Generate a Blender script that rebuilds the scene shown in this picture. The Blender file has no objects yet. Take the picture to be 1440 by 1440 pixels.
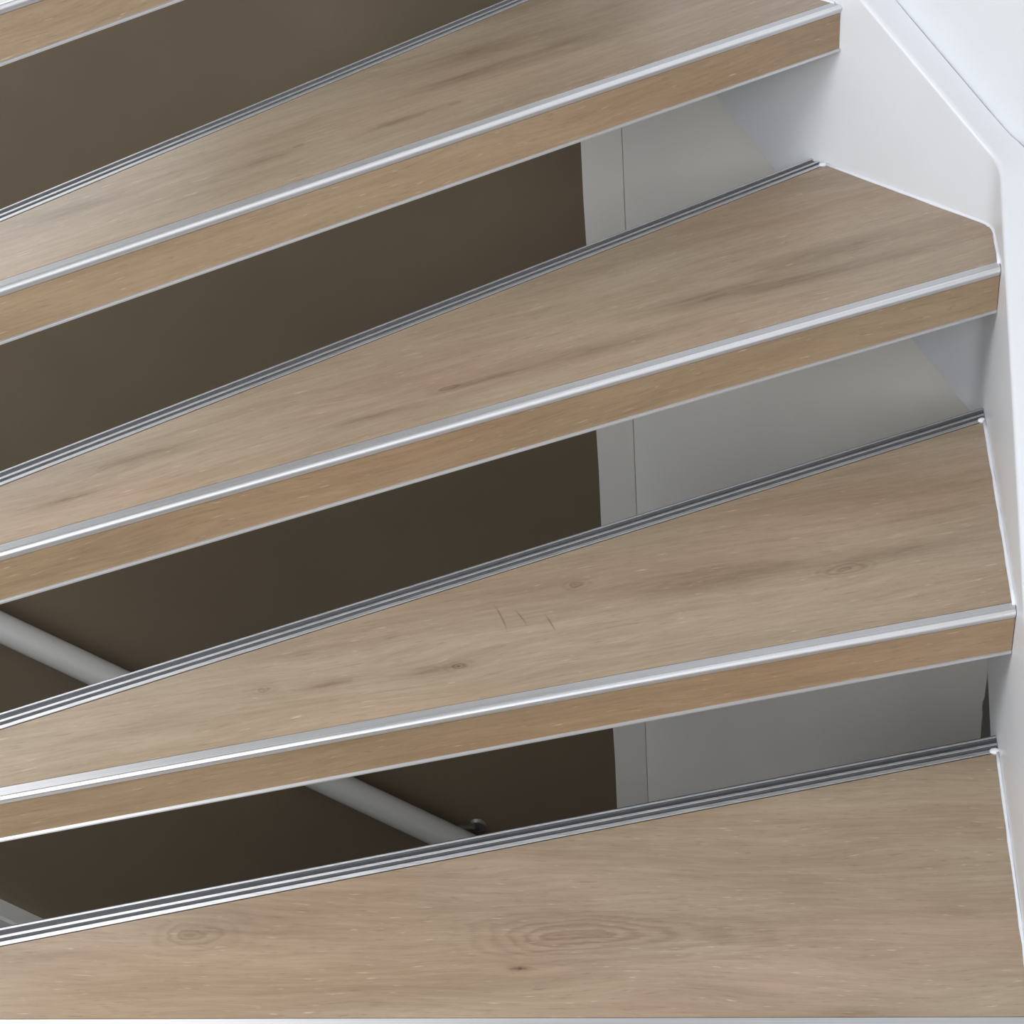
import bpy, bmesh, math, random
from mathutils import Vector, Matrix
random.seed(7)
scn = bpy.context.scene
C = scn.collection

# ------------------------------------------------------------------ camera
def look(yaw, pitch, roll):
    f = Vector((math.sin(yaw)*math.cos(pitch), math.cos(yaw)*math.cos(pitch), -math.sin(pitch)))
    rt = Vector((math.cos(yaw), -math.sin(yaw), 0)); dn = f.cross(rt)
    R = rt*math.cos(roll) + dn*math.sin(roll)
    D = dn*math.cos(roll) - rt*math.sin(roll)
    m = Matrix.Identity(4)
    for i in range(3):
        m[i][0] = R[i]; m[i][1] = -D[i]; m[i][2] = -f[i]
    return m
cam_d = bpy.data.cameras.new('camera'); cam = bpy.data.objects.new('camera', cam_d); C.objects.link(cam)
m = look(-0.174074, 0.618095, 0.088692)
m.translation = Vector((-0.231225, -1.908909, 1.275416))
cam.matrix_world = m
cam_d.sensor_fit = 'HORIZONTAL'; cam_d.sensor_width = 36.0; cam_d.lens = 36.0*2530.826/1440.0
cam_d.clip_start = 0.02; cam_d.clip_end = 50
scn.camera = cam

# ------------------------------------------------------------------ world, lights, exposure
w = bpy.data.worlds.new('world'); scn.world = w; w.use_nodes = True
w.node_tree.nodes['Background'].inputs[0].default_value = (0.80, 0.88, 1.0, 1)
w.node_tree.nodes['Background'].inputs[1].default_value = 0.25
def area(name, loc, target, sx, sy, power, col):
    l = bpy.data.lights.new(name, 'AREA'); l.shape = 'RECTANGLE'; l.size = sx; l.size_y = sy
    l.energy = power; l.color = col
    o = bpy.data.objects.new(name, l); C.objects.link(o); o.location = loc
    o.rotation_euler = (Vector(target)-Vector(loc)).to_track_quat('-Z', 'Y').to_euler()
    return o
area('left_fill_area', (-1.32, -1.50, 1.64), (-0.5, -0.6, 0.2), 0.8, 0.8, 21, (0.97, 0.985, 1.0))  # unseen fill added close on the left, lifts the left tread ends
area('far_sheen_area', (-1.50, 0.285, 1.28), (-1.5, -1.0, 1.20), 0.95, 0.8, 5.0, (0.94, 0.97, 1.0))  # unseen area light added for sheen on the left aluminium and oak
area('back_fill_area', (-1.0, -3.5, 1.6), (-0.7, 0, 0.5), 1.8, 1.6, 41, (0.96, 0.98, 1.0))  # fill added behind the camera to brighten the tread fronts
scn.view_settings.view_transform = 'Standard'; scn.view_settings.look = 'None'
scn.view_settings.gamma = 1.0; scn.view_settings.use_curve_mapping = False
scn.view_settings.exposure = 0.28

# ------------------------------------------------------------------ materials
class NT:
    def __init__(s, name):
        s.m = bpy.data.materials.new(name); s.m.use_nodes = True
        s.t = s.m.node_tree; s.b = s.t.nodes['Principled BSDF']
    def n(s, t, **kw):
        x = s.t.nodes.new(t)
        for k, v in kw.items(): setattr(x, k, v)
        return x
    def link(s, a, b): s.t.links.new(a, b)
    def put(s, sock, v):
        if v is None: return
        if hasattr(v, 'is_output') or hasattr(v, 'links'): s.link(v, sock)
        else: sock.default_value = v
    def math(s, op, a, b=None, c=None, clamp=False):
        x = s.n('ShaderNodeMath', operation=op, use_clamp=clamp)
        for i, v in enumerate((a, b, c)): s.put(x.inputs[i], v)
        return x.outputs[0]
    def comb(s, x, y, z):
        c = s.n('ShaderNodeCombineXYZ')
        for i, v in enumerate((x, y, z)): s.put(c.inputs[i], v)
        return c.outputs[0]
    def noise(s, vec, scale, detail=3, rough=.55, dist=0):
        x = s.n('ShaderNodeTexNoise'); s.put(x.inputs['Vector'], vec)
        x.inputs['Scale'].default_value = scale; x.inputs['Detail'].default_value = detail
        x.inputs['Roughness'].default_value = rough; x.inputs['Distortion'].default_value = dist
        return x.outputs['Fac']
    def ramp(s, fac, stops):
        x = s.n('ShaderNodeValToRGB'); s.put(x.inputs[0], fac)
        e = x.color_ramp.elements
        while len(e) < len(stops): e.new(0.5)
        for el, (p, c) in zip(e, stops): el.position = p; el.color = c if len(c) == 4 else (*c, 1)
        return x.outputs[0]
    def mix(s, fac, a, b, blend='MIX'):
        x = s.n('ShaderNodeMix', data_type='RGBA', blend_type=blend)
        s.put(x.inputs[0], fac); s.put(x.inputs[6], a); s.put(x.inputs[7], b)
        return x.outputs[2]
    def obj(s): return s.n('ShaderNodeTexCoord').outputs['Object']
    def bump(s, h, strength, dist):
        x = s.n('ShaderNodeBump'); x.inputs['Strength'].default_value = strength
        x.inputs['Distance'].default_value = dist; s.link(h, x.inputs['Height'])
        s.link(x.outputs[0], s.b.inputs['Normal'])

def oak(name, knots=(), stains=(), scratches=(), seed=0.0, tint=(1, 1, 1)):
    """light oak decor: x along the board, y across. knots: (x, y, reach left, reach right, half height, darkness, rings)."""
    k = NT(name)
    sep = k.n('ShaderNodeSeparateXYZ'); k.link(k.obj(), sep.inputs[0])
    x, y, z = sep.outputs
    y = k.math('SUBTRACT', y, z)                      # carries the figure over the edge on to vertical faces
    warp = k.noise(k.comb(k.math('MULTIPLY', x, 2.5), k.math('MULTIPLY', y, 9), seed), 1.0, 2)
    yw = k.math('ADD', y, k.math('MULTIPLY', k.math('SUBTRACT', warp, 0.5), 0.05))
    broad = k.noise(k.comb(k.math('MULTIPLY', x, 3.0), k.math('MULTIPLY', yw, 16), seed+3), 1.0, 3, .55)
    band = k.noise(k.comb(k.math('MULTIPLY', x, 4.5), k.math('MULTIPLY', yw, 75), seed+9), 1.0, 3, .6)
    fibre = k.noise(k.comb(k.math('MULTIPLY', x, 30), k.math('MULTIPLY', yw, 520), seed+5), 1.0, 3, .65)
    streak = k.noise(k.comb(k.math('MULTIPLY', x, 13), k.math('MULTIPLY', yw, 210), seed+15), 1.0, 4, .65)
    tone = k.noise(k.comb(k.math('MULTIPLY', x, 2.2), k.math('MULTIPLY', y, 7), seed+21), 1.0, 2, .5)
    v = k.math('ADD', k.math('MULTIPLY', broad, .36), k.math('ADD', k.math('MULTIPLY', band, .20), k.math('ADD', k.math('MULTIPLY', streak, .26), k.math('MULTIPLY', fibre, .18))))
    dark = None
    for i, (kx, ky, axl, axr, ay, dk, nr) in enumerate(knots):
        wob = k.noise(k.comb(k.math('MULTIPLY', x, .9/axl), k.math('MULTIPLY', y, 1.1/ay), seed+31+i), 1.0, 4, .6)
        dx = k.math('SUBTRACT', x, kx)
        sc = k.math('ADD', 1/axl, k.math('MULTIPLY', k.math('GREATER_THAN', dx, 0.0), 1/axr-1/axl))
        dx = k.math('MULTIPLY', dx, sc)
        dy = k.math('DIVIDE', k.math('SUBTRACT', y, ky), ay)
        r = k.math('SQRT', k.math('ADD', k.math('MULTIPLY', dx, dx), k.math('MULTIPLY', dy, dy)))
        r = k.math('MAXIMUM', k.math('ADD', r, k.math('MULTIPLY', k.math('SUBTRACT', wob, .5), .75)), 0.0)
        wt = k.math('POWER', 2.718, k.math('MULTIPLY', k.math('MULTIPLY', r, r), -1.1))
        ph = k.math('FRACT', k.math('MULTIPLY', r, nr))
        rg = k.math('MULTIPLY', k.math('POWER', k.math('SINE', k.math('MULTIPLY', k.math('POWER', ph, 2.0), 3.1416)), 1.6), .19)
        core = k.math('POWER', 2.718, k.math('MULTIPLY', k.math('MULTIPLY', r, r), -30.0*nr))
        d = k.math('MULTIPLY', wt, k.math('ADD', rg, .03))
        d = k.math('MULTIPLY', k.math('ADD', d, k.math('MULTIPLY', core, .20)), dk)
        dark = d if dark is None else k.math('ADD', dark, d)
    for i, (kx, ky, ax, ay, dk) in enumerate(stains):
        wob = k.noise(k.comb(k.math('MULTIPLY', x, 2.2/ax), k.math('MULTIPLY', y, 2.2/ay), seed+51+i), 1.0, 4, .65)
        dx = k.math('DIVIDE', k.math('SUBTRACT', x, kx), ax)
        dy = k.math('DIVIDE', k.math('SUBTRACT', y, ky), ay)
        r2 = k.math('ADD', k.math('MULTIPLY', dx, dx), k.math('MULTIPLY', dy, dy))
        d = k.math('MULTIPLY', k.math('POWER', 2.718, k.math('MULTIPLY', r2, -1.5)), k.math('MULTIPLY', k.math('POWER', wob, 1.4), dk*2.0))
        dark = d if dark is None else k.math('ADD', dark, d)
    if dark is not None: v = k.math('SUBTRACT', v, dark)
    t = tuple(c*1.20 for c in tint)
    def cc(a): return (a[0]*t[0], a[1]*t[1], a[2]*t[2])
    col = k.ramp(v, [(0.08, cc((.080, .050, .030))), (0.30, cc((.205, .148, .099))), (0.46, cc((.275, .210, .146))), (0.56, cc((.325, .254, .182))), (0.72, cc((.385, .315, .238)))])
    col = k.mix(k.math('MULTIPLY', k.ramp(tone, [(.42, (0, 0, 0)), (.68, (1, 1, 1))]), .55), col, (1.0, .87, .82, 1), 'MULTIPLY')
    # short dark pores and a few pale flecks
    pore = k.noise(k.comb(k.math('MULTIPLY', x, 48), k.math('MULTIPLY', yw, 640), seed+71), 1.0, 2, .5)
    col = k.mix(k.math('MULTIPLY', k.ramp(pore, [(.60, (0, 0, 0)), (.72, (1, 1, 1))]), .42), col, (.17, .115, .075, 1))
    fleck = k.noise(k.comb(k.math('MULTIPLY', x, 42), k.math('MULTIPLY', yw, 420), seed+91), 1.0, 2, .5)
    col = k.mix(k.math('MULTIPLY', k.ramp(fleck, [(.66, (0, 0, 0)), (.76, (1, 1, 1))]), .50), col, (.68, .57, .44, 1))
    for (x0, y0, x1, y1, wd) in scratches:
        L = math.hypot(x1-x0, y1-y0); ux, uy = (x1-x0)/L, (y1-y0)/L
        a = k.math('SUBTRACT', x, x0); b = k.math('SUBTRACT', sep.outputs[1], y0)
        al = k.math('ADD', k.math('MULTIPLY', a, ux), k.math('MULTIPLY', b, uy))
        pe = k.math('ADD', k.math('MULTIPLY', a, -uy), k.math('MULTIPLY', b, ux))
        bend = k.math('MULTIPLY', k.math('MULTIPLY', al, k.math('SUBTRACT', al, L)), 2.6)
        pe = k.math('ABSOLUTE', k.math('ADD', pe, bend))
        inside = k.math('MULTIPLY', k.math('GREATER_THAN', al, 0.0), k.math('LESS_THAN', al, L))
        inside = k.math('MULTIPLY', inside, k.math('SINE', k.math('MULTIPLY', k.math('DIVIDE', al, L), 3.1416)))
        mask = k.math('MULTIPLY', inside, k.math('SUBTRACT', 1.0, k.math('DIVIDE', pe, wd), clamp=True))
        col = k.mix(k.math('MULTIPLY', mask, .75), col, (.13, .085, .05, 1))
    k.link(col, k.b.inputs['Base Color'])
    k.b.inputs['Roughness'].default_value = 0.34
    k.b.inputs['Specular IOR Level'].default_value = 0.5
    k.bump(k.math('SUBTRACT', fibre, k.math('MULTIPLY', k.ramp(pore, [(.64, (0, 0, 0)), (.74, (1, 1, 1))]), .6)), 0.20, 0.0008)
    return k.m

def plain(name, col, rough=.5, metal=0.0, var=0.0, vscale=8, spec=.5, bump=0.0, bscale=120):
    k = NT(name); k.b.inputs['Roughness'].default_value = rough; k.b.inputs['Metallic'].default_value = metal
    k.b.inputs['Specular IOR Level'].default_value = spec
    nz = k.noise(k.obj(), vscale, 4, .6)
    a = tuple(c*(1-var) for c in col); b = tuple(min(1, c*(1+var)) for c in col)
    k.link(k.ramp(nz, [(.3, a), (.7, b)]), k.b.inputs['Base Color'])
    if bump: k.bump(k.noise(k.obj(), bscale, 3, .6), bump, 0.001)
    return k.m

def alu(name, metal, aniso=.85, rough=(.42, .52), b=1.0):
    k = NT(name); k.b.inputs['Metallic'].default_value = metal
    sep = k.n('ShaderNodeSeparateXYZ'); k.link(k.obj(), sep.inputs[0])
    br = k.noise(k.comb(k.math('MULTIPLY', sep.outputs[0], 3), k.math('MULTIPLY', sep.outputs[1], 900), k.math('MULTIPLY', sep.outputs[2], 900)), 1.0, 2, .5)
    k.link(k.ramp(br, [(.3, (.58*b, .58*b, .587*b)), (.7, (.68*b, .68*b, .688*b))]), k.b.inputs['Base Color'])
    k.link(k.ramp(br, [(.3, (rough[0],)*3), (.7, (rough[1],)*3)]), k.b.inputs['Roughness'])
    # drawn along its length: the highlight spreads across the profile
    tv = k.n('ShaderNodeVectorTransform', vector_type='VECTOR', convert_from='OBJECT', convert_to='WORLD')
    tv.inputs[0].default_value = (0, 1, 0)
    k.b.inputs['Anisotropic'].default_value = aniso
    k.link(tv.outputs[0], k.b.inputs['Tangent'])
    return k.m

M_ALU = alu('satin_aluminium', .86, b=1.08)
M_EDGE = alu('polished_aluminium_edge', .9, 0.0, (.30, .38), 1.36)
M_ALU2 = alu('bright_aluminium', .96, b=1.18)
M_INLAY = plain('grey_groove_plastic', (.060, .060, .066), .38, 0, .15, 60, .5)
M_CORE = plain('painted_board_underside', (.55, .54, .52), .6, 0, .05)
M_GLOSS = plain('white_gloss_paint', (.755, .77, .795), .30, 0, .02, 6, .5, .04, 40)
M_WALL = plain('white_wall_paint', (.79, .81, .84), .75, 0, .02, 3, .3, .05, 160)
M_BOUNCEW = plain('white_wall_warm_bounce', (.87, .85, .80), .7, 0, .03, 3.5, .3, .05, 160)  # white wall with the warm bounce off the oak put into its colour
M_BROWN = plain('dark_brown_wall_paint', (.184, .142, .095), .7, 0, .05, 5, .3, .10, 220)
M_CAULK = plain('white_sealant', (.84, .86, .90), .45, 0, .03)
M_CRACK = plain('bare_plaster_gap', (.10, .085, .07), .9, 0, .2, 30)
M_GROOVE = plain('filled_groove', (.70, .67, .63), .9, 0, .1, 20)
M_RAIL = plain('white_rail_paint', (.58, .57, .55), .45, 0, .02)
M_STEEL = plain('dull_steel_bracket', (.32, .31, .30), .4, .8, .05)
M_FLOOR = plain('grey_floor', (.16, .14, .12), .6, 0, .05)

# ------------------------------------------------------------------ mesh helpers
def link(name, me, mat, parent=None, smooth=False):
    o = bpy.data.objects.new(name, me); C.objects.link(o); me.materials.append(mat)
    if parent is not None: o.parent = parent
    if smooth:
        for p in me.polygons: p.use_smooth = True
    return o
def mesh(name, vs, fs):
    me = bpy.data.meshes.new(name); me.from_pydata([tuple(v) for v in vs], [], fs)
    bm = bmesh.new(); bm.from_mesh(me); bmesh.ops.recalc_face_normals(bm, faces=bm.faces); bm.to_mesh(me); bm.free()
    me.update(); return me
def prism_data(poly, z0, z1, off=0):
    n = len(poly)
    vs = [(p[0], p[1], z0) for p in poly]+[(p[0], p[1], z1) for p in poly]
    fs = [tuple(range(off+n-1, off-1, -1)), tuple(range(off+n, off+2*n))]
    fs += [(off+i, off+(i+1) % n, off+n+(i+1) % n, off+n+i) for i in range(n)]
    return vs, fs
def prism(name, poly, z0, z1): return mesh(name, *prism_data(poly, z0, z1))
def box_data(a, b, off=0): return prism_data([(a[0], a[1]), (b[0], a[1]), (b[0], b[1]), (a[0], b[1])], a[2], b[2], off)
def box(name, a, b): return mesh(name, *box_data(a, b))
def tube_mesh(name, pts, r, seg=16, wob=0.0):
    pts = [Vector(p) for p in pts]; vs = []; fs = []
    for i, p in enumerate(pts):
        t = (pts[min(i+1, len(pts)-1)]-pts[max(i-1, 0)]).normalized()
        up = Vector((0, 0, 1)) if abs(t.z) < .95 else Vector((1, 0, 0))
        a = t.cross(up).normalized(); b = a.cross(t)
        rr = r*(1+random.uniform(-wob, wob))
        for k in range(seg):
            th = 2*math.pi*k/seg; vs.append(p+a*rr*math.cos(th)+b*rr*math.sin(th))
    for i in range(len(pts)-1):
        for k in range(seg):
            fs.append((i*seg+k, i*seg+(k+1) % seg, (i+1)*seg+(k+1) % seg, (i+1)*seg+k))
    fs.append(tuple(range(seg))); e = (len(pts)-1)*seg; fs.append(tuple(range(e+seg-1, e-1, -1)))
    return mesh(name, vs, fs)
def tag(o, label, cat, group=None):
    o['label'] = label; o['category'] = cat
    if group: o['group'] = group
def struct(o, label=None):
    o['kind'] = 'structure'
    if label: o['label'] = label

# ------------------------------------------------------------------ plan of the stair (metres; x right, y away, z up)
H = 0.19                                   # rise
YD = -0.1415; AD = 0.7517                  # the corner piece leaves the right-hand wall here, at 43 degrees
DG = Vector((-math.cos(AD), math.sin(AD))); DN = Vector((math.sin(AD), math.cos(AD)))   # along / behind the corner piece
TH = 0.04                                  # stringer thickness
YF = 0.3146                                # far wall
NEWEL = Vector((-1.20, -0.93)); NR = 0.09
def fillet(a, p, b, r, n):
    u = (a-p).normalized(); v = (b-p).normalized(); half = math.acos(max(-1, min(1, u.dot(v))))/2
    t = r/math.tan(half); c = p+(u+v).normalized()*(r/math.sin(half))
    s = p+u*t; e = p+v*t; a0 = math.atan2(*(s-c).yx); a1 = math.atan2(*(e-c).yx)
    d = (a1-a0+math.pi) % (2*math.pi)-math.pi
    return [c+Vector((math.cos(a0+d*i/n), math.sin(a0+d*i/n)))*r for i in range(n+1)]
P0 = Vector((0, YD)); s_far = (YF-TH-YD)/DG.y; P1 = P0+DG*s_far
PR = Vector((0, -1.45)); PL = Vector((-2.2, YF-TH))
WALLP = [PR] + fillet(PR, P0, P1, 0.036, 8) + fillet(P0, P1, PL, 0.03, 5) + [PL]
def hit(o, d, path=WALLP):
    """first crossing of the ray o+d*t with the wall path: (t, arclength index)"""
    best = None
    for i in range(len(path)-1):
        a, b = path[i], path[i+1]; e = b-a; den = d.x*e.y-d.y*e.x
        if abs(den) < 1e-9: continue
        t = ((a.x-o.x)*e.y-(a.y-o.y)*e.x)/den; s = ((a.x-o.x)*d.y-(a.y-o.y)*d.x)/den
        if -1e-6 <= s <= 1+1e-6 and t > 0 and (best is None or t < best[0]): best = (t, i+s)
    return best

# ------------------------------------------------------------------ setting
ZB, ZT = -2.60, 2.90
XR = TH
dw0 = P0+DN*TH                              # corner wall plane, behind the corner stringer
def dgp(s): return dw0+DG*s
s_r = (XR-dw0.x)/DG.x                       # meets right wall
s_f = (YF-dw0.y)/DG.y                       # meets far wall
# corner wall: its low right end is broken off raggedly and leaves a dark gap beside the right-hand wall
s_g = -.0243
rag = [(ZT, s_r), (0.43, s_r), (0.13, s_r), (0.11, s_g), (-0.2576, s_g), (-0.2866, s_g+.0006), (-0.293, s_g+.0004), (-0.2982, s_g+.0016), (-0.3020, s_g+.0030), (-0.305, s_g+.0022), (-0.311, s_g+.0027), (-0.318, s_g+.0012), (-0.3337, s_g+.0008), (-0.3583, s_g-.0002), (-0.42, s_g-.0005), (ZB, s_g)]
vs, fs = [], []
for z, s in rag:
    for dep in (0.0, 0.003):
        a = dgp(s)+DN*dep; b = dgp(s_f)+DN*dep
        vs += [(a.x, a.y, z), (b.x, b.y, z)]
for i in range(len(rag)-1):
    j = 4*i; fs += [(j, j+1, j+5, j+4), (j+2, j+3, j+7, j+6), (j, j+2, j+6, j+4)]
o = link('wall_corner', mesh('wall_corner', vs, fs), M_BOUNCEW); o.data.materials.append(M_WALL)
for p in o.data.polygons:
    if p.center.z > .44: p.material_index = 1  # same white wall above, without the painted-in warm bounce
struct(o, 'white painted wall cutting across the corner behind the stairs')
XV = -0.4845                                # where the white paint stops on the far wall
yv = [ZT, 1.5, .9, .6, .45, .33, .2, .05, -.1, -.25, -.4, -.55, -.7, -.85, -1.1, -1.6, ZB]
edge = [(XV+random.uniform(-.0016, .0016), z) for z in yv]
def wall_strip(name, edge, xo, y, mat):
    vs, fs = [], []
    for x, z in edge: vs += [(x, y, z), (xo, y, z)]
    for i in range(len(edge)-1): fs.append((2*i, 2*i+1, 2*i+3, 2*i+2))
    return link(name, mesh(name, vs, fs), mat)
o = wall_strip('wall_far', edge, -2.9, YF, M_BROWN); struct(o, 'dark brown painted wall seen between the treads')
gx = dgp(s_f).x
o = link('trim_2', box('trim_2', (gx-.006, YF+.0012, ZB), (gx+.003, YF+.004, ZT)), M_GROOVE); struct(o, 'narrow shadow groove where the white strip meets the corner wall')
o = wall_strip('trim_1', edge, gx-.0013, YF, M_BOUNCEW); struct(o, 'narrow white painted strip of wall beside the dark brown paint')
yk = YD-0.0
o = link('wall_right', box('wall_right', (XR, -3.6, 0.12), (XR+.1, YF+.3, ZT)), M_WALL); struct(o, 'white wall above the right-hand stringer')
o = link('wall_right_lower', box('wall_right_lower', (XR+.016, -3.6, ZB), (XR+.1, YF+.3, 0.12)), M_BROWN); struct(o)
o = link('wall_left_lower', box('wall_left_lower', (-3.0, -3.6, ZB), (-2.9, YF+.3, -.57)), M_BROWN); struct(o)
o = link('wall_left', box('wall_left', (-3.0, -3.6, -.57), (-2.9, YF+.3, ZT)), M_WALL); struct(o)
o = link('wall_back', box('wall_back', (-3.0, -3.7, ZB), (XR+.1, -3.6, ZT)), M_WALL); struct(o)
o = link('ceiling', box('ceiling', (-3.0, -3.7, ZT), (XR+.1, YF+.4, ZT+.1)), M_WALL); struct(o)
o = link('floor', box('floor', (-3.0, -3.7, ZB-.1), (XR+.1, YF+.4, ZB)), M_FLOOR); struct(o)
o = link('floor_landing', box('floor_landing', (-2.9, -3.6, -.80), (XR, -1.50, -.57)), M_FLOOR); struct(o)
# window frame added around the unseen area light on the far wall
WX0, WX1, WZ0, WZ1 = -1.99, -1.01, .87, 1.69
vs, fs = [], []
for a_, b_ in (((WX0-.06, YF-.03, WZ0-.06), (WX1+.06, YF-.001, WZ0)), ((WX0-.06, YF-.03, WZ1), (WX1+.06, YF-.001, WZ1+.06)), ((WX0-.06, YF-.03, WZ0), (WX0, YF-.001, WZ1)), ((WX1, YF-.03, WZ0), (WX1+.06, YF-.001, WZ1))):
    v_, f_ = box_data(a_, b_, len(vs)); vs += v_; fs += f_
o = link('added_window_frame', mesh('added_window_frame', vs, fs), M_GLOSS); struct(o)

# ------------------------------------------------------------------ stringers
def offset_path(path, d):
    out = []
    for i, p in enumerate(path):
        a = path[max(i-1, 0)]; b = path[min(i+1, len(path)-1)]
        n0 = (p-a).normalized() if i > 0 else (b-p).normalized()
        n1 = (b-p).normalized() if i < len(path)-1 else n0
        n = (n0+n1).normalized(); sc = 1/max(.5, n.dot(n0))
        out.append(p+Vector((n.y, -n.x))*d*sc)     # right-hand side of travel = behind
    return out
def dense(path, step):
    out = [path[0]]
    for a, b in zip(path[:-1], path[1:]):
        n = max(1, int((b-a).length/step))
        out += [a+(b-a)*i/n for i in range(1, n+1)]
    return out
def arclen(path, origin_i=None):
    L = [0]
    for a, b in zip(path[:-1], path[1:]): L.append(L[-1]+(b-a).length)
    return L
def ztop(L): return .455+(.53*L if L < 0 else .67*L)
def zbot(L): return .140+(.505*L if L < 0 else .672*L)
WD = dense(WALLP, 0.012)
i0 = min(range(len(WD)), key=lambda i: (WD[i]-P0).length)
Ls = arclen(WD); Ls = [l-Ls[i0] for l in Ls]
WO = offset_path(WD, TH)
def smooth_z(L, f):
    return sum(f(L+k*.006) for k in range(-4, 5))/9
def stringer(name, ia, ib, parent=None):
    vs, fs = [], []; R = .006
    rnd = random.Random(ia); g = 0.0010
    prof_n = 0
    for i in range(ia, ib+1):
        a, b, L = WD[i], WO[i], Ls[i]; n = (b-a).normalized(); t = (b-a).length
        zt, zb = smooth_z(L, ztop), smooth_z(L, zbot)
        g = min(.0030, max(.0004, g+rnd.uniform(-.0009, .0009)))
        sec = [(0, zb), (0, zt-R)]
        sec += [(R-R*math.cos(k*math.pi/10), zt-R+R*math.sin(k*math.pi/10)) for k in range(1, 6)]
        sec += [(t-.006, zt), (t-.003, zt+.0012), (t-g, zt+.0004), (t-g, zt-.012), (t-.001, zt-.02), (t-.001, zb)]
        prof_n = len(sec)
        for d, z in sec: p = a+n*d; vs.append((p.x, p.y, z))
    m_ = prof_n; N = ib-ia+1
    for i in range(N-1):
        for k in range(m_):
            fs.append((i*m_+k, i*m_+(k+1) % m_, (i+1)*m_+(k+1) % m_, (i+1)*m_+k))
    fs.append(tuple(range(m_))); fs.append(tuple(range(N*m_-1, (N-1)*m_-1, -1)))
    o = link(name, mesh(name, vs, fs), M_GLOSS, parent)
    for p in o.data.polygons: p.use_smooth = True
    o.data.set_sharp_from_angle(angle=math.radians(35))
    return o
i_split = min(range(len(WD)), key=lambda i: abs(Ls[i]+0.055))
i_end = min(range(len(WD)), key=lambda i: (WD[i]-P1).length)+6
o = stringer('stair_stringer', 0, i_split)
tag(o, 'white painted stringer board along the right-hand wall beside the lower treads', 'stringer')
o = stringer('stair_stringer', i_split, i_end)
tag(o, 'white painted stringer board set diagonally across the corner, top right', 'stringer')

# ------------------------------------------------------------------ treads
def vec(a): return Vector((-math.cos(a), math.sin(a)))
class Line:
    """a board edge: anchor on the wall side, angle; local frame x to the right along the edge, y to the back"""
    def __init__(s, p, a): s.a = a; s.x = Vector((math.cos(a), -math.sin(a))); s.y = Vector((math.sin(a), math.cos(a))); s.p = Vector(p)
    def at(s, y): return s.p+s.y*y
    def right(s, y, inset=.0008):
        mid = s.at(y)-s.x*0.7
        t, k = hit(mid, s.x); return mid+s.x*(t-inset), k
    def left(s, y):
        o = s.at(y)-s.x*0.6; d = -s.x; f = o-NEWEL; b = f.dot(d); c = f.dot(f)-(NR+.003)**2; q = b*b-c
        if q < 0: return o+d*(-b)
        return o+d*(-b-math.sqrt(q))

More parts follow.
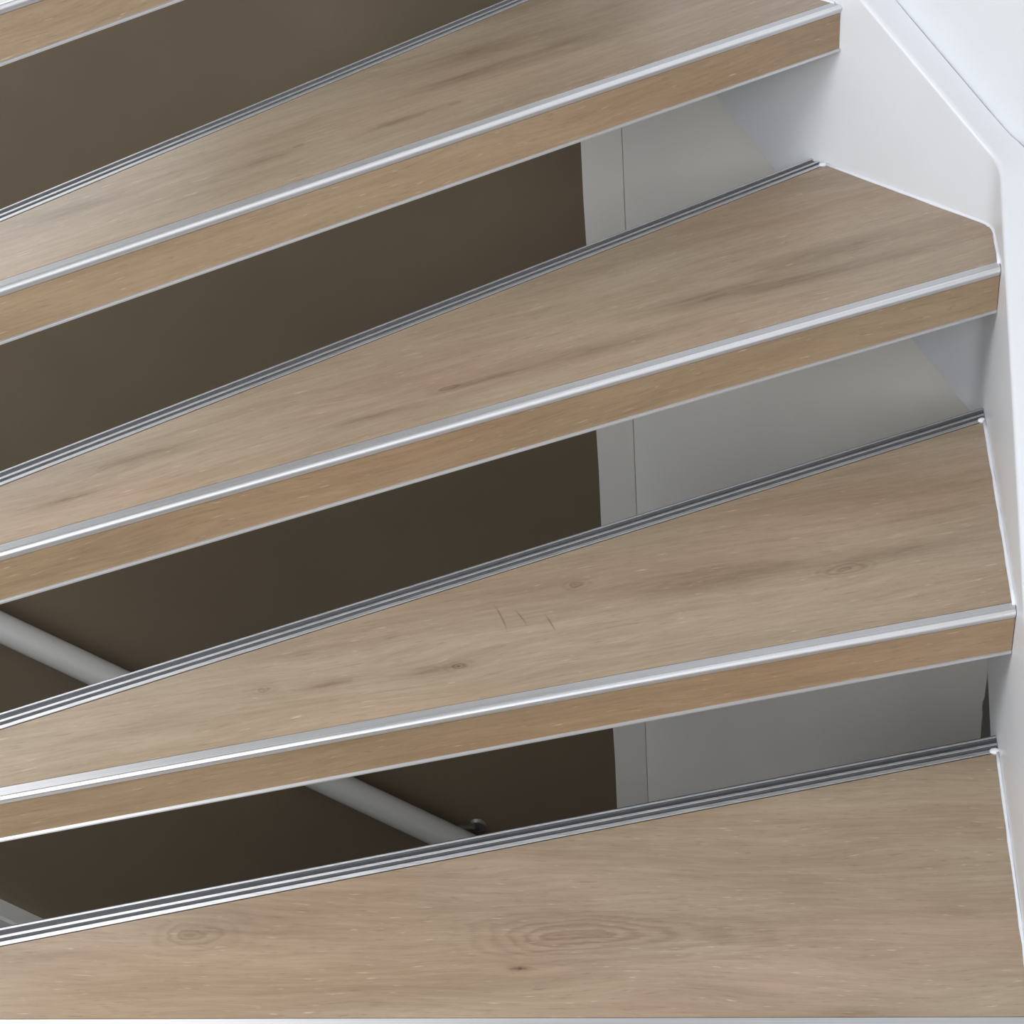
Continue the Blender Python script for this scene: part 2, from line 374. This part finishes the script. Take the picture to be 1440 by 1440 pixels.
def make_tread(label, z, fp, fa, bp, ba, mats):
    top, face = mats
    F = Line(Vector(fp), fa); F.p = F.at(0.006)
    B = Line(Vector(bp), ba)
    root = bpy.data.objects.new('stair_tread', None); C.objects.link(root)
    root.location = (F.p.x, F.p.y, z); root.rotation_euler = (0, 0, -fa)
    root.empty_display_size = .05
    tag(root, label, 'stair tread', 'oak clad winder treads of the open stair')
    inv = lambda p: Vector(((p-F.p).dot(F.x), (p-F.p).dot(F.y)))
    def sweep(ln, prof, xin=.0008):
        vs, fs = [], []; n = len(prof)
        for (y, zz) in prof: p = inv(ln.left(y)); vs.append((p.x, p.y, zz))
        for (y, zz) in prof: p = inv(ln.right(y, xin)[0]); vs.append((p.x, p.y, zz))
        fs = [(i, (i+1) % n, n+(i+1) % n, n+i) for i in range(n)] + [tuple(range(n)), tuple(range(2*n-1, n-1, -1))]
        return vs, fs
    def region(la, ya, lb, yb, inset=.0008):
        ra, ka = la.right(ya, inset); rb, kb = lb.right(yb, inset)
        pts = [la.left(ya), ra]
        for k in range(int(math.floor(ka))+1, int(math.floor(kb))+1):
            pts.append(WALLP[k])
        pts += [rb, lb.left(yb)]
        return [inv(p) for p in pts]
    # board
    poly = region(F, .0150, B, -.0006)
    link('tread_board', prism('tread_board', poly, -.0045, 0), top, root)
    core = region(F, .0105, B, .019)
    link('tread_core', prism('tread_core', core, -.0495, -.0046), M_CORE, root)
    # aluminium nosing: flat leg, hairline groove, rounded nose, drip lip
    prof = [(.0142, 0), (.0050, 0), (.0047, -.0006), (.0042, -.0006), (.0039, .0002)]
    prof += [(.0039-.0039*math.sin(a), -.0034+.0036*math.cos(a)) for a in [math.pi/2*k/7 for k in range(1, 8)]]
    prof += [(.0003, -.0048), (.0022, -.0084), (.0028, -.0086), (.0028, -.0044), (.0142, -.0044)]
    nm = mesh('front_nosing', *sweep(F, prof)); link('front_nosing', nm, M_ALU, root, True); nm.materials.append(M_EDGE)
    for pi in range(4, 11): nm.polygons[pi].material_index = 1
    nm.set_sharp_from_angle(angle=math.radians(30))
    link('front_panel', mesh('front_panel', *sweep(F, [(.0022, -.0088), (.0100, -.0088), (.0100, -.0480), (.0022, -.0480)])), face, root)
    bt = [(.0022, -.0481), (.0004, -.0486), (0, -.0494), (.0002, -.0510), (.012, -.0516), (.012, -.0500), (.004, -.0496), (.004, -.0481)]
    link('bottom_trim', mesh('bottom_trim', *sweep(F, bt)), M_ALU2, root)
    # aluminium back profile with three ridges over dark grooves
    if z < 0.75:
        vs, fs = [], []
        def rr(y0, y1, zt=.0006, z0=-.0044):
            v, f = sweep(B, [(y0, z0), (y0, zt-.0004), (y0+.0004, zt), (y1-.0004, zt), (y1, zt-.0004), (y1, z0)]); k = len(vs)
            vs.extend(v); fs.extend([tuple(i+k for i in q) for q in f])
        rr(.0006, .0054); rr(.0102, .0134); rr(.0204, .0228)
        bm = link('back_trim', mesh('back_trim', vs, fs), M_ALU2, root)
        link('groove_inlay', mesh('groove_inlay', *sweep(B, [(.0004, -.0046), (.0004, -.0016), (.0256, -.0016), (.0262, -.0030), (.0262, -.0490), (.0192, -.0490), (.0192, -.0046)])), M_INLAY, bm)
    # sealant along the wall end
    ra, ka = F.right(.010, .0016); rb, kb = B.right(.001, .0016)
    path = [ra]
    for k in range(int(math.floor(ka))+1, int(math.floor(kb))+1): path.append(WALLP[k])
    path.append(rb)
    path = dense(path, .02)
    pts = [(*inv(p), .0008) for p in path]
    link('sealant_bead', tube_mesh('sealant_bead', pts, .0019, 8, .25), M_CAULK, root, True)
    # a fuller dab of sealant at the back corner
    bmx = bmesh.new(); bmesh.ops.create_icosphere(bmx, subdivisions=2, radius=.0048)
    q = inv(B.right(.002, .004)[0])
    for v in bmx.verts:
        v.co = Vector((v.co.x*1.1+q.x, v.co.y*.9+q.y, v.co.z*.55+.0005)) + Vector((random.uniform(-1, 1), random.uniform(-1, 1), random.uniform(-.5, .5)))*.0005
    me = bpy.data.meshes.new('sealant_dab'); bmx.to_mesh(me); bmx.free(); link('sealant_dab', me, M_CAULK, root, True)
    return root

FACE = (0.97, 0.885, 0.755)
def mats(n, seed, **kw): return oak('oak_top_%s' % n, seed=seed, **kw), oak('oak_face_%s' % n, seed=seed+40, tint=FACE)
K = {
 'D': dict(knots=[(-.4107, .108, .080, .190, .028, .8, 4.5), (-.7554, .111, .034, .046, .019, .8, 2.6)],
           stains=[(-.4447, .0696, .011, .0035, .45), (-.66, .118, .10, .018, .10), (-.25, .11, .12, .022, .12), (-.15, .02, .05, .006, .15)]),
 'C': dict(knots=[(-.1291, .1065, .026, .030, .011, 1.0, 2.6), (-.5185, .066, .010, .012, .006, 1.2, 1.3), (-.3862, .156, .012, .014, .008, 1.0, 1.6), (-.7004, .0827, .008, .010, .005, 1.0, 1.3)],
           stains=[(-.075, .120, .09, .016, .16), (-.24, .13, .12, .025, .20), (-.54, .068, .035, .006, .25), (-.64, .074, .03, .006, .25), (-.02, .17, .10, .012, .15)],
           scratches=[(-.4705, .1500, -.4650, .1020, .0012), (-.4525, .1360, -.4446, .1067, .0012), (-.4255, .1205, -.4205, .0895, .0012)]),
 'B': dict(knots=[(-.5758, .0636, .016, .016, .0055, 1.1, 1.3)],
           stains=[(-.535, .0600, .060, .0050, .26), (-.27, .0953, .09, .014, .24), (-.19, .083, .09, .010, .20), (-.08, .075, .10, .008, .13), (-.43, .06, .10, .012, .16), (-.66, .052, .05, .004, .22), (-.87, .092, .06, .010, .22), (-.945, .055, .03, .005, .30), (-.12, .12, .10, .02, .18)]),
 'A': dict(knots=[(-.4527, .0673, .010, .010, .004, 1.0, 1.2), (-.6207, .085, .009, .009, .004, 1.0, 1.2)],
           stains=[(-.36, .17, .07, .020, .16), (-.26, .115, .10, .025, .18), (-.52, .069, .05, .006, .25), (-.66, .078, .05, .008, .22), (-.835, .103, .05, .010, .16), (-.40, .12, .08, .012, .22)]),
 'Z': {}, 'E': {}, 'F': {}}
TR = [
 ('bottommost oak tread, with the big ringed knot, widest in view', 0*H, (0, -.8910), -.0674, (0, -.5429), -.3152, 'D', 1.0),
 ('oak tread just below the bottom edge of the picture', -1*H, (0, -1.1300), 0.0, (0, -.8730), -.0674, 'E', 81.0),
 ('lowest oak tread, two steps below the bottom edge of the picture', -2*H, (0, -1.3700), 0.0, (0, -1.1120), 0.0, 'F', 95.0),
 ('oak tread with three small scratches, second up from the bottom', 1*H, (0, -.5609), -.3134, (0, -.2259), -.5205, 'C', 13.0),
 ('oak tread with an angled right end reaching into the white corner, third up', 2*H, (0, -.2420), -.5184, (-.1705, .0179), -.7176, 'B', 27.0),
 ('oak tread above the corner tread, cut off by the top of the picture, fourth up', 3*H, (-.1550, .0034), -.7097, (-.3769, .2108), -.9008, 'A', 44.0),
 ('topmost oak tread, only its front edge showing at top left', 4*H, (-.3621, .1970), -.8919, (-.60, .2746), -1.10, 'Z', 63.0),
]
for lab, z, fp, fa, bp, ba, n, seed in TR:
    make_tread(lab, z, fp, fa, bp, ba, mats(n, seed, **K[n]))

# ------------------------------------------------------------------ newel carrying the narrow ends
seg = 28; poly = [(NEWEL.x+NR*math.cos(2*math.pi*k/seg), NEWEL.y+NR*math.sin(2*math.pi*k/seg)) for k in range(seg)]
root = bpy.data.objects.new('newel_post', None); C.objects.link(root); root.location = (NEWEL.x, NEWEL.y, ZB)
tag(root, 'white round newel post carrying the narrow tread ends, left of the picture', 'post')
pl = [(p[0]-NEWEL.x, p[1]-NEWEL.y) for p in poly]
o = link('shaft', prism('shaft', pl, 0, 1.55-ZB), M_GLOSS, root)
o = link('cap', prism('cap', [(p[0]*1.15, p[1]*1.15) for p in pl], 1.55-ZB, 1.59-ZB), M_GLOSS, root)

# ------------------------------------------------------------------ lower flight seen through the gaps: handrail and stringer
root = bpy.data.objects.new('handrail', None); C.objects.link(root); root.location = (-1.1, YF-.06, -.787)
tag(root, 'white round handrail sloping down the dark wall, seen between the lower treads', 'handrail')
def rail_z(x): return -.532-.640*(x+1.482)
y0 = YF-.06
pts = [(x+1.1, 0, rail_z(x)+.787) for x in [-2.3+.05*i for i in range(33)]]
link('rail', tube_mesh('rail', pts, .0245, 20), M_RAIL, root, True)
def bracket(bx):
    b = bpy.data.objects.new('bracket', None)
    zc = rail_z(bx)-.042
    pts = []
    for k in range(9):
        t = k/8; pts.append((bx+.060-.055*t+1.1, .055-.055*t, zc+.787+.020*math.sin(math.pi*t)+.004*t))
    arm = link('bracket', tube_mesh('bracket', pts, .0058, 10), M_STEEL, root, True)
    pp = [(.016*math.cos(2*math.pi*k/16), .016*math.sin(2*math.pi*k/16)) for k in range(16)]
    vs = [(bx+.062+1.1+a, .0598, zc+.787+c) for a, c in pp]+[(bx+.062+1.1+a*.8, .0545, zc+.787+c*.8) for a, c in pp]
    fs = [(i, (i+1) % 16, 16+(i+1) % 16, 16+i) for i in range(16)]+[tuple(range(16)), tuple(range(31, 15, -1))]
    link('wall_plate', mesh('wall_plate', vs, fs), M_STEEL, arm)
bracket(-.795); bracket(-1.95)
def lz(x): return -1.262-.70*(x+1.684)
vs = []
for x in (-2.85, -.47):
    for y, dz in ((YF-.0005, 0), (YF-.035, 0), (YF-.040, -.005), (YF-.040, -.30), (YF-.0005, -.30)): vs.append((x, y, lz(x)+dz))
fs = [(i, (i+1) % 5, 5+(i+1) % 5, 5+i) for i in range(5)]+[(0, 1, 2, 3, 4), (9, 8, 7, 6, 5)]
o = link('lower_stringer', mesh('lower_stringer', vs, fs), M_RAIL)
tag(o, 'grey-white stringer board of the flight below, at the bottom left edge', 'stringer')
